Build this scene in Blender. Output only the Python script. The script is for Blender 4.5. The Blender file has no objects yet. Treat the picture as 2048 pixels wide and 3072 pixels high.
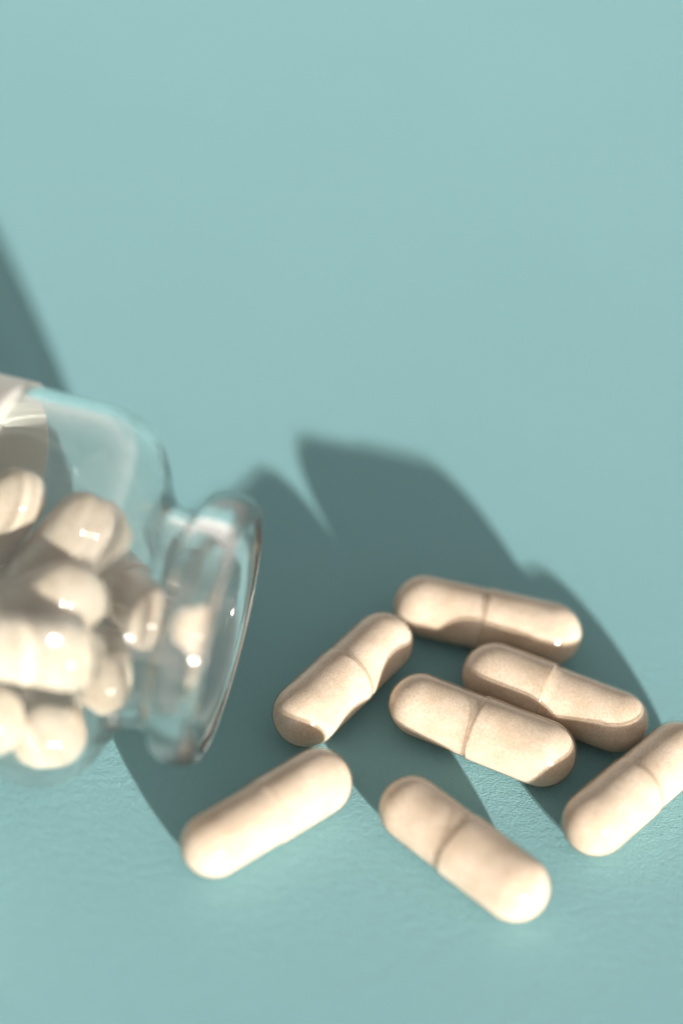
import bpy, bmesh, math, random
from mathutils import Vector, Matrix, noise
# 1 Blender unit = 1 cm
SC = bpy.context.scene
COL = SC.collection
SC.unit_settings.system = 'METRIC'
SC.unit_settings.scale_length = 0.01
R = math.radians

# ------------------------------------------------------------------ camera
PITCH, VFOV, CAMH, ROLL = 42.0, 19.0, 24.89, 8.0
cam_d = bpy.data.cameras.new('camera')
cam = bpy.data.objects.new('camera', cam_d)
COL.objects.link(cam)
cam.location = (0, -CAMH / math.tan(R(PITCH)), CAMH)
cam.rotation_euler = (Matrix.Rotation(R(90 - PITCH), 3, 'X') @ Matrix.Rotation(R(ROLL), 3, 'Z')).to_euler()
cam_d.sensor_fit = 'VERTICAL'
cam_d.sensor_width = 24.0
cam_d.sensor_height = 36.0
cam_d.lens = 18.0 / math.tan(R(VFOV / 2))
cam_d.clip_start = 0.5
cam_d.clip_end = 500
cam_d.dof.use_dof = True
cam_d.dof.focus_distance = 34.1
cam_d.dof.aperture_fstop = 0.062
SC.camera = cam

# ------------------------------------------------------------------ world and sun
SUN_EL, SUN_AZ = 11.6, -28.5          # light travels towards azimuth -28.5 deg (from +Y, clockwise positive)
world = bpy.data.worlds.new('World')
SC.world = world
world.use_nodes = True
wn, wl = world.node_tree.nodes, world.node_tree.links
bg = wn['Background']
wtc = wn.new('ShaderNodeTexCoord')
wsep = wn.new('ShaderNodeSeparateXYZ')
wramp = wn.new('ShaderNodeValToRGB')           # hazy bright air: palest at the horizon, softer overhead, the same all round
wl.new(wtc.outputs['Generated'], wsep.inputs[0])
wl.new(wsep.outputs['Z'], wramp.inputs['Fac'])
we = wramp.color_ramp.elements
we[0].position = 0.0; we[0].color = (0.80, 0.76, 0.70, 1)
we[1].position = 1.0; we[1].color = (0.168, 0.16, 0.148, 1)
e2 = we.new(0.25); e2.color = (0.535, 0.50, 0.46, 1)
e2 = we.new(0.55); e2.color = (0.268, 0.253, 0.235, 1)
wl.new(wramp.outputs[0], bg.inputs['Color'])
bg.inputs['Strength'].default_value = 0.95
sun_d = bpy.data.lights.new('sun', 'SUN')
sun_d.energy = 5.0
sun_d.angle = R(0.6)
sun_d.color = (1.0, 0.95, 0.87)
sun = bpy.data.objects.new('sun', sun_d)
COL.objects.link(sun)
sd = Vector((math.sin(R(SUN_AZ)) * math.cos(R(SUN_EL)), math.cos(R(SUN_AZ)) * math.cos(R(SUN_EL)), -math.sin(R(SUN_EL))))
sun.rotation_euler = sd.to_track_quat('-Z', 'Y').to_euler()
sun.location = -sd * 60
sun_d.cycles.is_caustics_light = True

vs = SC.view_settings
SC.display_settings.display_device = 'sRGB'
vs.view_transform = 'Standard'
vs.look = 'None'
vs.exposure = 0.87
vs.gamma = 1.0
vs.use_curve_mapping = False
cy = SC.cycles
cy.use_denoising = True
cy.max_bounces = 16
cy.diffuse_bounces = 5
cy.glossy_bounces = 8
cy.transmission_bounces = 14
cy.transparent_max_bounces = 24
cy.caustics_refractive = True
cy.caustics_reflective = True
cy.blur_glossy = 0.6
cy.sample_clamp_indirect = 12.0

# ------------------------------------------------------------------ materials
def mat(name):
    m = bpy.data.materials.new(name)
    m.use_nodes = True
    nt = m.node_tree
    for n in list(nt.nodes):
        nt.nodes.remove(n)
    out = nt.nodes.new('ShaderNodeOutputMaterial')
    def N(t, **kw):
        n = nt.nodes.new('ShaderNode' + t)
        for k, v in kw.items():
            if k in n.inputs:
                n.inputs[k].default_value = v
            else:
                setattr(n, k, v)
        return n
    def L(a, b):
        nt.links.new(a, b)
    return m, N, L, out

def paper_material():
    m, N, L, out = mat('teal_paper')
    tc = N('TexCoord')
    n1 = N('TexNoise', Scale=0.25, Detail=3.0)
    n2 = N('TexNoise', Scale=26.0, Detail=4.0, Roughness=0.65)
    mp = N('Mapping'); mp.inputs['Scale'].default_value = (1.0, 1.7, 1.0)
    n3 = N('TexNoise', Scale=75.0, Detail=2.0)
    L(tc.outputs['Object'], n1.inputs['Vector'])
    L(tc.outputs['Object'], mp.inputs['Vector'])
    L(mp.outputs[0], n2.inputs['Vector']); L(mp.outputs[0], n3.inputs['Vector'])
    mx = N('Mix', data_type='RGBA')
    mx.inputs['A'].default_value = (0.256, 0.475, 0.512, 1)
    mx.inputs['B'].default_value = (0.276, 0.50, 0.535, 1)
    L(n1.outputs['Fac'], mx.inputs['Factor'])
    hs = N('HueSaturation')
    mr = N('MapRange'); mr.inputs['From Min'].default_value = 0.3; mr.inputs['From Max'].default_value = 0.7
    mr.inputs['To Min'].default_value = 0.96; mr.inputs['To Max'].default_value = 1.04
    L(n2.outputs['Fac'], mr.inputs['Value']); L(mr.outputs[0], hs.inputs['Value'])
    L(mx.outputs['Result'], hs.inputs['Color'])
    add = N('Math', operation='MULTIPLY_ADD')
    L(n3.outputs['Fac'], add.inputs[0]); add.inputs[1].default_value = 0.35; L(n2.outputs['Fac'], add.inputs[2])
    n4 = N('TexNoise', Scale=6.5, Detail=2.0)
    L(mp.outputs[0], n4.inputs['Vector'])
    ad2 = N('Math', operation='MULTIPLY_ADD')
    L(n4.outputs['Fac'], ad2.inputs[0]); ad2.inputs[1].default_value = 0.7; L(add.outputs[0], ad2.inputs[2])
    b = N('Bump', Strength=1.0, Distance=0.012)
    L(ad2.outputs[0], b.inputs['Height'])
    p = N('BsdfDiffuse', Roughness=0.5)
    L(hs.outputs['Color'], p.inputs['Color']); L(b.outputs[0], p.inputs['Normal'])
    L(p.outputs[0], out.inputs['Surface'])
    return m

def powder_material(name, gloss):
    m, N, L, out = mat(name)
    tc = N('TexCoord')
    oi = N('ObjectInfo')
    va = N('VectorMath', operation='ADD')
    sc = N('VectorMath', operation='SCALE'); sc.inputs['Scale'].default_value = 37.0
    cmb = N('CombineXYZ')
    for k in ('X', 'Y', 'Z'):
        L(oi.outputs['Random'], cmb.inputs[k])
    L(cmb.outputs[0], sc.inputs[0])
    L(tc.outputs['Object'], va.inputs[0]); L(sc.outputs[0], va.inputs[1])
    n1 = N('TexNoise', Scale=42.0, Detail=3.0, Roughness=0.65)
    n2 = N('TexNoise', Scale=2.6, Detail=4.0, Roughness=0.6)
    L(va.outputs[0], n1.inputs['Vector']); L(va.outputs[0], n2.inputs['Vector'])
    r1 = N('ValToRGB')
    e = r1.color_ramp.elements
    e[0].position = 0.30; e[0].color = (0.68, 0.57, 0.465, 1)
    e[1].position = 0.68; e[1].color = (0.86, 0.78, 0.70, 1)
    L(n1.outputs['Fac'], r1.inputs['Fac'])
    r2 = N('ValToRGB')
    e = r2.color_ramp.elements
    e[0].position = 0.32; e[0].color = (0.80, 0.76, 0.71, 1)
    e[1].position = 0.68; e[1].color = (1.0, 1.0, 1.0, 1)
    L(n2.outputs['Fac'], r2.inputs['Fac'])
    mx = N('Mix', data_type='RGBA', blend_type='MULTIPLY'); mx.inputs['Factor'].default_value = 1.0
    L(r1.outputs[0], mx.inputs['A']); L(r2.outputs[0], mx.inputs['B'])
    tv = N('MapRange'); tv.inputs['To Min'].default_value = 0.93; tv.inputs['To Max'].default_value = 1.05
    L(oi.outputs['Random'], tv.inputs['Value'])
    hv = N('HueSaturation')
    L(tv.outputs[0], hv.inputs['Value']); L(mx.outputs['Result'], hv.inputs['Color'])
    b = N('Bump', Strength=0.35, Distance=0.012)
    L(n1.outputs['Fac'], b.inputs['Height'])
    p = N('BsdfPrincipled')
    p.inputs['Roughness'].default_value = 0.9
    p.inputs['Specular IOR Level'].default_value = 0.15
    p.inputs['Diffuse Roughness'].default_value = 1.0
    p.inputs['Subsurface Weight'].default_value = 0.4
    p.inputs['Subsurface Radius'].default_value = (1.0, 0.7, 0.45)
    p.inputs['Subsurface Scale'].default_value = 0.16
    L(hv.outputs['Color'], p.inputs['Base Color'])
    L(b.outputs[0], p.inputs['Normal'])
    if gloss:          # powder seen through its film, as one surface: colour darkened for the film and for shade inside the bottle
        hv.inputs['Saturation'].default_value = 1.15
        tv.inputs['To Min'].default_value = 0.74; tv.inputs['To Max'].default_value = 0.86
        p.inputs['Coat Weight'].default_value = 1.0
        p.inputs['Coat Roughness'].default_value = 0.12
        p.inputs['Coat IOR'].default_value = 1.45
    L(p.outputs[0], out.inputs['Surface'])
    return m

def shell_material():
    """clear, faintly milky hard-capsule film"""
    m, N, L, out = mat('capsule_film')
    tc = N('TexCoord')
    n1 = N('TexNoise', Scale=6.0, Detail=4.0, Roughness=0.6)
    L(tc.outputs['Object'], n1.inputs['Vector'])
    lw = N('LayerWeight', Blend=0.35)
    tr = N('BsdfTransparent'); tr.inputs['Color'].default_value = (0.97, 0.95, 0.92, 1)
    df = N('BsdfDiffuse'); df.inputs['Color'].default_value = (0.62, 0.55, 0.46, 1)
    tl = N('BsdfTranslucent'); tl.inputs['Color'].default_value = (0.66, 0.57, 0.46, 1)
    mk = N('MixShader'); mk.inputs[0].default_value = 0.5
    L(df.outputs[0], mk.inputs[1]); L(tl.outputs[0], mk.inputs[2])
    mr = N('MapRange'); mr.inputs['To Min'].default_value = 0.02; mr.inputs['To Max'].default_value = 0.34
    L(lw.outputs['Facing'], mr.inputs['Value'])
    ml = N('Math', operation='MULTIPLY')
    mr2 = N('MapRange'); mr2.inputs['From Min'].default_value = 0.3; mr2.inputs['From Max'].default_value = 0.7
    mr2.inputs['To Min'].default_value = 0.6; mr2.inputs['To Max'].default_value = 1.4
    L(n1.outputs['Fac'], mr2.inputs['Value'])
    L(mr.outputs[0], ml.inputs[0]); L(mr2.outputs[0], ml.inputs[1])
    m1 = N('MixShader')
    L(ml.outputs[0], m1.inputs[0]); L(tr.outputs[0], m1.inputs[1]); L(mk.outputs[0], m1.inputs[2])
    lw2 = N('LayerWeight', Blend=0.5)
    pw = N('Math', operation='POWER'); pw.inputs[1].default_value = 5.0
    L(lw2.outputs['Facing'], pw.inputs[0])
    fr = N('Math', operation='MULTIPLY_ADD'); fr.inputs[1].default_value = 0.45; fr.inputs[2].default_value = 0.06
    L(pw.outputs[0], fr.inputs[0])
    b = N('Bump', Strength=0.15, Distance=0.02)
    L(n1.outputs['Fac'], b.inputs['Height'])
    gl = N('BsdfGlossy', Roughness=0.13)
    L(b.outputs[0], gl.inputs['Normal'])
    m2 = N('MixShader')
    L(fr.outputs[0], m2.inputs[0]); L(m1.outputs[0], m2.inputs[1]); L(gl.outputs[0], m2.inputs[2])
    L(m2.outputs[0], out.inputs['Surface'])
    return m

def glass_material():
    m, N, L, out = mat('clear_glass')
    g = N('BsdfGlass', IOR=1.48, Roughness=0.0)
    g.inputs['Color'].default_value = (0.985, 0.995, 0.99, 1)
    gl = N('BsdfGlossy', Roughness=0.05)
    gl.inputs['Color'].default_value = (1, 1, 1, 1)
    mx = N('MixShader'); mx.inputs[0].default_value = 0.03      # slightly rough gloss layer added to show the sun's glints
    L(g.outputs[0], mx.inputs[1]); L(gl.outputs[0], mx.inputs[2])
    tc = N('TexCoord')
    ns = N('TexNoise', Scale=1.6, Detail=5.0, Roughness=0.7)      # milky light haze painted into the glass colour, in random patches
    L(tc.outputs['Object'], ns.inputs['Vector'])
    mr = N('MapRange'); mr.inputs['From Min'].default_value = 0.35; mr.inputs['From Max'].default_value = 0.7
    mr.inputs['To Min'].default_value = 0.012; mr.inputs['To Max'].default_value = 0.034
    L(ns.outputs['Fac'], mr.inputs['Value'])
    df = N('BsdfDiffuse'); df.inputs['Color'].default_value = (0.85, 0.83, 0.78, 1)
    m2 = N('MixShader')
    L(mr.outputs[0], m2.inputs[0]); L(mx.outputs[0], m2.inputs[1]); L(df.outputs[0], m2.inputs[2])
    L(m2.outputs[0], out.inputs['Surface'])
    return m

def label_material():
    m, N, L, out = mat('white_label_paper')
    tc = N('TexCoord')
    n1 = N('TexNoise', Scale=9.0, Detail=4.0)
    L(tc.outputs['Object'], n1.inputs['Vector'])
    b = N('Bump', Strength=0.1, Distance=0.02)
    L(n1.outputs['Fac'], b.inputs['Height'])
    p = N('BsdfPrincipled')
    p.inputs['Base Color'].default_value = (0.84, 0.81, 0.75, 1)
    p.inputs['Roughness'].default_value = 0.55
    L(b.outputs[0], p.inputs['Normal'])
    L(p.outputs[0], out.inputs['Surface'])
    return m

M_PAPER = paper_material()
M_POWDER = powder_material('powder_fill', False)
M_SOLID = powder_material('filled_capsule_half', True)
M_FILM = shell_material()
M_GLASS = glass_material()
M_LABEL = label_material()

# ------------------------------------------------------------------ mesh helpers
def link(name, me, material, parent=None):
    o = bpy.data.objects.new(name, me)
    COL.objects.link(o)
    if material and not me.materials:
        me.materials.append(material)
    o.parent = parent
    return o

def lathe_mesh(name, prof, seg=64, closed=False, warp=None):
    """profile of (x, r) revolved about X; r == 0 gives a pole"""
    verts, faces, rings = [], [], []
    for x, r in prof:
        if r < 1e-6:
            rings.append([len(verts)]); verts.append((x, 0, 0))
        else:
            rings.append(list(range(len(verts), len(verts) + seg)))
            for k in range(seg):
                a = 2 * math.pi * k / seg
                verts.append((x, r * math.cos(a), r * math.sin(a)))
    pairs = list(zip(rings[:-1], rings[1:]))
    if closed:
        pairs.append((rings[-1], rings[0]))
    for A, B in pairs:
        for k in range(seg):
            j = (k + 1) % seg
            if len(A) == 1 and len(B) == 1:
                break
            if len(A) == 1:
                faces.append((A[0], B[j], B[k]))
            elif len(B) == 1:
                faces.append((A[k], A[j], B[0]))
            else:
                faces.append((A[k], A[j], B[j], B[k]))
    if warp:
        verts = [warp(Vector(v)) for v in verts]
    me = bpy.data.meshes.new(name)
    me.from_pydata(verts, [], faces)
    bm = bmesh.new(); bm.from_mesh(me)
    bmesh.ops.recalc_face_normals(bm, faces=bm.faces)
    bm.to_mesh(me); bm.free()
    for p in me.polygons:
        p.use_smooth = True
    me.update()
    return me

def catmull(pts, n=6):
    out = []
    P = [pts[0]] + list(pts) + [pts[-1]]
    for i in range(1, len(P) - 2):
        p0, p1, p2, p3 = P[i - 1:i + 3]
        for k in range(n):
            t = k / n
            out.append(tuple(0.5 * (2 * p1[q] + (p2[q] - p0[q]) * t + (2 * p0[q] - 5 * p1[q] + 4 * p2[q] - p3[q]) * t * t
                       + (3 * p1[q] - p0[q] - 3 * p2[q] + p3[q]) * t ** 3) for q in (0, 1)))
    out.append(tuple(pts[-1]))
    return out

# ------------------------------------------------------------------ setting: the paper
def make_paper():
    me = bpy.data.meshes.new('paper_sheet')
    bm = bmesh.new()
    bmesh.ops.create_grid(bm, x_segments=8, y_segments=8, size=75)
    bm.to_mesh(me); bm.free()
    o = link('paper_surface', me, M_PAPER)
    o.location = (0, 25, 0)
    o['kind'] = 'structure'
    o.cycles.is_caustics_receiver = True
make_paper()

# ------------------------------------------------------------------ capsules
CR, BR = 0.3825, 0.364          # cap and body radius
HALF = 0.745                    # half distance between dome centres

def dome(xc, r, s, n=10, a0=0.0):
    return [(xc + s * r * math.sin(a), r * math.cos(a)) for a in [a0 + (math.pi / 2 - a0) * k / n for k in range(n + 1)]]

def cap_profile(r, xc, s, rim_x, bead):
    d = dome(xc, r, s)
    d[-1] = (d[-1][0], 0.0)
    n = 6
    straight = [(rim_x + (xc - rim_x) * k / n, r) for k in range(1, n)]
    if bead:                                    # the cut edge of the cap stands a little proud
        return [(rim_x + s * 0.001, r - 0.011), (rim_x - s * 0.004, r - 0.005), (rim_x - s * 0.002, r + 0.002), (rim_x + s * 0.010, r + 0.002), (rim_x + s * 0.03, r)] + straight + d
    return [(rim_x, r)] + straight + d


def dents(seed, amp):
    def w(v):
        q = Vector((v.x * 1.3, v.y * 2.2, v.z * 2.2)) + Vector((seed * 7.1, seed * 3.3, 0))
        k = 1 + amp * noise.noise(q)
        return (v.x, v.y * k, v.z * k)
    return w

def core_warp(seed):
    def w(v):
        q = v * 3.0 + Vector((seed * 5.7, 1.3 * seed, 2.0))
        a = noise.noise(q); b = noise.noise(v * 9 + Vector((seed, 0, 0)))
        k = 0.99 + 0.009 * a + 0.004 * b
        # the fill has settled: a little lower on the upper side
        up = max(0.0, v.z / 0.34)
        k -= 0.075 * up * up * (0.5 + 0.5 * noise.noise(Vector((v.x * 2.2 + seed * 3, v.y * 2, seed))) + 0.3)
        return (v.x * 0.99, v.y * k, v.z * k)
    return w

def core_profile(joint):
    rb, rc = BR - 0.008, CR - 0.011          # the fill presses against both shells
    a = dome(-HALF, rb, -1); a[-1] = (a[-1][0], 0.0)
    b = dome(HALF, rc, 1); b[-1] = (b[-1][0], 0.0)
    mid = [(-HALF + (joint + HALF) * k / 7, rb) for k in range(1, 7)] + [(joint - 0.004, rb), (joint + 0.008, rc - 0.002), (joint + 0.03, rc)] + [(joint + 0.03 + (HALF - joint - 0.03) * k / 6, rc) for k in range(1, 6)]
    return a[::-1] + mid + b

def loose_capsule(seed, A, B, joint, label):
    """A = body dome centre, B = cap dome centre (x, y) on the paper; clear film shells over the powder"""
    root = bpy.data.objects.new('capsule', None)
    COL.objects.link(root)
    root.empty_display_size = 0.4
    A = Vector((A[0], A[1], 0)); B = Vector((B[0], B[1], 0))
    c = (A + B) / 2
    root.location = (c.x, c.y, 0)
    root.rotation_euler = (0, 0, math.atan2(B.y - A.y, B.x - A.x))
    root['label'] = label
    root['category'] = 'capsule'
    root['group'] = 'capsules spilled on the paper'
    tilt = math.atan2(CR - BR, 1.0) * 0.8
    roll = seed * 2.1
    body = link('body', lathe_mesh('body', cap_profile(BR, -HALF, -1, joint + 0.03, False), 72, warp=dents(seed, 0.012)), M_FILM, root)
    cap = link('cap', lathe_mesh('cap', cap_profile(CR, HALF, 1, joint, True), 72, warp=dents(seed + 9, 0.012)), M_FILM, root)
    core = link('powder', lathe_mesh('powder', core_profile(joint), 72, warp=core_warp(seed)), M_POWDER, root)
    for o in (body, cap, core):
        o.location = (0, 0, CR - 0.004)
        o.rotation_euler = (0, 0, 0)
        o.cycles.is_caustics_receiver = True
    return root

CAPS = [
    ((1.085, -1.835), (2.595, -2.013), -0.02, 'farthest spilled capsule, lying crosswise behind the others at the back of the cluster'),
    ((1.201, -3.455), (2.565, -3.923), -0.05, 'spilled capsule in the middle of the cluster, in sharp focus, its right end in shade'),
    ((3.396, -3.268), (1.984, -2.819), 0.10, 'spilled capsule lying just behind and alongside the central one, lower half in shadow'),
    ((-0.849, -5.924), (0.149, -4.841), 0.0, 'spilled capsule closest to the bottle mouth in front, leftmost of the front row, fully sunlit'),
    ((1.225, -5.05), (2.36, -5.922), -0.05, 'nearest spilled capsule, bottommost in the picture, pointing its bright rounded end to the viewer'),
    ((0.662, -2.556), (-0.074, -3.828), -0.02, 'spilled capsule pointing diagonally away, between bottle mouth and central capsule, its near tip shaded'),
    ((4.097, -3.612), (3.199, -4.863), 0.02, 'spilled capsule at the right edge, cut off by the picture frame'),
]
for i, (a, b, j, lab) in enumerate(CAPS):
    A = Vector(a); B = Vector(b); c = (A + B) / 2; u = (B - A).normalized() * HALF
    loose_capsule(i + 1, c - u, c + u, j, lab)

# ------------------------------------------------------------------ the bottle
LIP = Vector((-1.0495, -4.5054, 2.1))          # centre of the mouth plane
AX = Vector((-0.98941, 0.14514, 0.0))        # from the mouth to the base
BOT_ROT = math.atan2(AX.y, AX.x)
def make_bottle():
    root = bpy.data.objects.new('glass_bottle', None)
    COL.objects.link(root)
    root.location = (LIP.x, LIP.y, 0)
    root.rotation_euler = (0, 0, BOT_ROT)
    root['label'] = 'clear glass bottle lying on its side with its open mouth towards the spilled capsules'
    root['category'] = 'bottle'
    # local +X runs from mouth to base; outer profile (x, r)
    outer = catmull([(0.0, 1.22), (-0.05, 1.31), (-0.02, 1.41), (0.09, 1.47), (0.27, 1.475), (0.41, 1.43), (0.465, 1.34), (0.49, 1.26), (0.55, 1.215),
                     (0.67, 1.20), (0.78, 1.215), (0.88, 1.30), (0.97, 1.46), (1.055, 1.65), (1.16, 1.835), (1.30, 1.98), (1.50, 2.065), (1.72, 2.096), (2.0, 2.1)], 8)
    outer += [(2.0 + 6.2 * k / 10, 2.1) for k in range(1, 11)] + [(8.5, 2.06), (8.7, 1.95), (8.8, 1.75), (8.8, 1.0), (8.8, 0.0)]
    inner = [(8.45, 0.0), (8.45, 1.0), (8.45, 1.6), (8.38, 1.82), (8.2, 1.95), (7.9, 1.98)]
    inner += [(7.9 - 5.9 * k / 10, 1.98) for k in range(1, 11)]
    inner += catmull([(1.78, 1.975), (1.60, 1.945), (1.43, 1.87), (1.28, 1.74), (1.17, 1.57), (1.07, 1.36), (0.97, 1.18), (0.86, 1.07),
                      (0.72, 1.025), (0.50, 1.01), (0.25, 1.01), (0.10, 1.04), (0.01, 1.12), (0.0, 1.22)], 8)[:-1]
    g = link('glass_wall', lathe_mesh('glass_wall', outer + inner, 192, closed=True), M_GLASS, root)
    g.location = (0, 0, 2.1)
    g.cycles.is_caustics_caster = True
    lp = [(2.58, 2.122), (2.58, 2.130), (2.7, 2.131), (5.0, 2.131), (7.4, 2.131), (7.4, 2.122), (5.0, 2.122)]
    lb = link('label', lathe_mesh('label', lp, 128, closed=True), M_LABEL, root)
    lb.location = (0, 0, 2.1)
    for e in lb.data.edges:
        pass
    lb['label'] = 'blank white paper label wrapped around the bottle'
    lb.cycles.is_caustics_receiver = True
make_bottle()

# ------------------------------------------------------------------ capsules inside the bottle
def half_meshes():
    d = dome(HALF, CR, 1); d[-1] = (d[-1][0], 0.0)
    capm = lathe_mesh('cap', [(0.0, 0.0), (0.0, CR - 0.02), (-0.004, CR - 0.005), (0.01, CR)] + [(HALF * k / 4, CR) for k in range(1, 4)] + d, 48)
    d = dome(-HALF, BR, -1); d[-1] = (d[-1][0], 0.0)
    bodm = lathe_mesh('body', [(0.02, 0.0), (0.02, BR)] + [(-HALF * k / 4, BR) for k in range(0, 4)] + d, 48)
    capm.materials.append(M_SOLID); bodm.materials.append(M_SOLID)
    return capm, bodm
CAPM, BODM = half_meshes()
INSIDE = [
    ((2.56, -0.797, 0.426), (3.176, -0.856, -0.93), 'capsule inside the bottle leaning upright at the left picture edge, topmost of the pile'),
    ((1.685, -0.561, 0.507), (2.415, -0.406, -0.783), 'long diagonal capsule inside the bottle, its tip pointing up to the shoulder'),
    ((1.674, 0.249, 0.221), (2.864, 0.338, -0.671), 'capsule inside the bottle lying in shade just under the diagonal one'),
    ((1.473, 1.055, 0.204), (2.939, 0.994, -0.056), 'sunlit capsule lying lengthwise inside the bottle, above the round end facing the viewer'),
    ((1.563, 1.11, -0.973), (2.053, -0.161, -1.577), 'lowest capsule inside the bottle, its bright round end facing the viewer'),
    ((2.029, 1.503, -0.502), (3.442, 1.258, -0.904), 'capsule in the bottle cut by the left picture edge, only its sunlit round end showing'),
    ((1.116, 0.563, -0.544), (1.531, -0.659, -1.289), 'sunlit capsule inside the bottle at the bottom of the shoulder'),
    ((0.75, -0.057, -0.094), (1.676, -1.098, -0.622), 'capsule inside the bottle shoulder that reaches farthest into the neck, leaning up to the back'),
]
def inside_capsule(A, B, label):
    """dome centres in bottle coordinates (x from the mouth, y across, z up from the axis)"""
    root = bpy.data.objects.new('capsule', None)
    COL.objects.link(root)
    root.empty_display_size = 0.4
    F = Matrix.Translation((LIP.x, LIP.y, 2.1)) @ Matrix.Rotation(BOT_ROT, 4, 'Z')
    A = F @ Vector(A); B = F @ Vector(B)
    q = (B - A).to_track_quat('X', 'Z')
    root.location = (A + B) / 2
    root.rotation_mode = 'QUATERNION'
    root.rotation_quaternion = q
    root['label'] = label
    root['category'] = 'capsule'
    root['group'] = 'capsules inside the bottle'
    for nm, me in (('cap', CAPM), ('body', BODM)):
        o = link(nm, me, None, root)
        o.cycles.is_caustics_receiver = True
for a, b, lab in INSIDE:
    inside_capsule(a, b, lab)
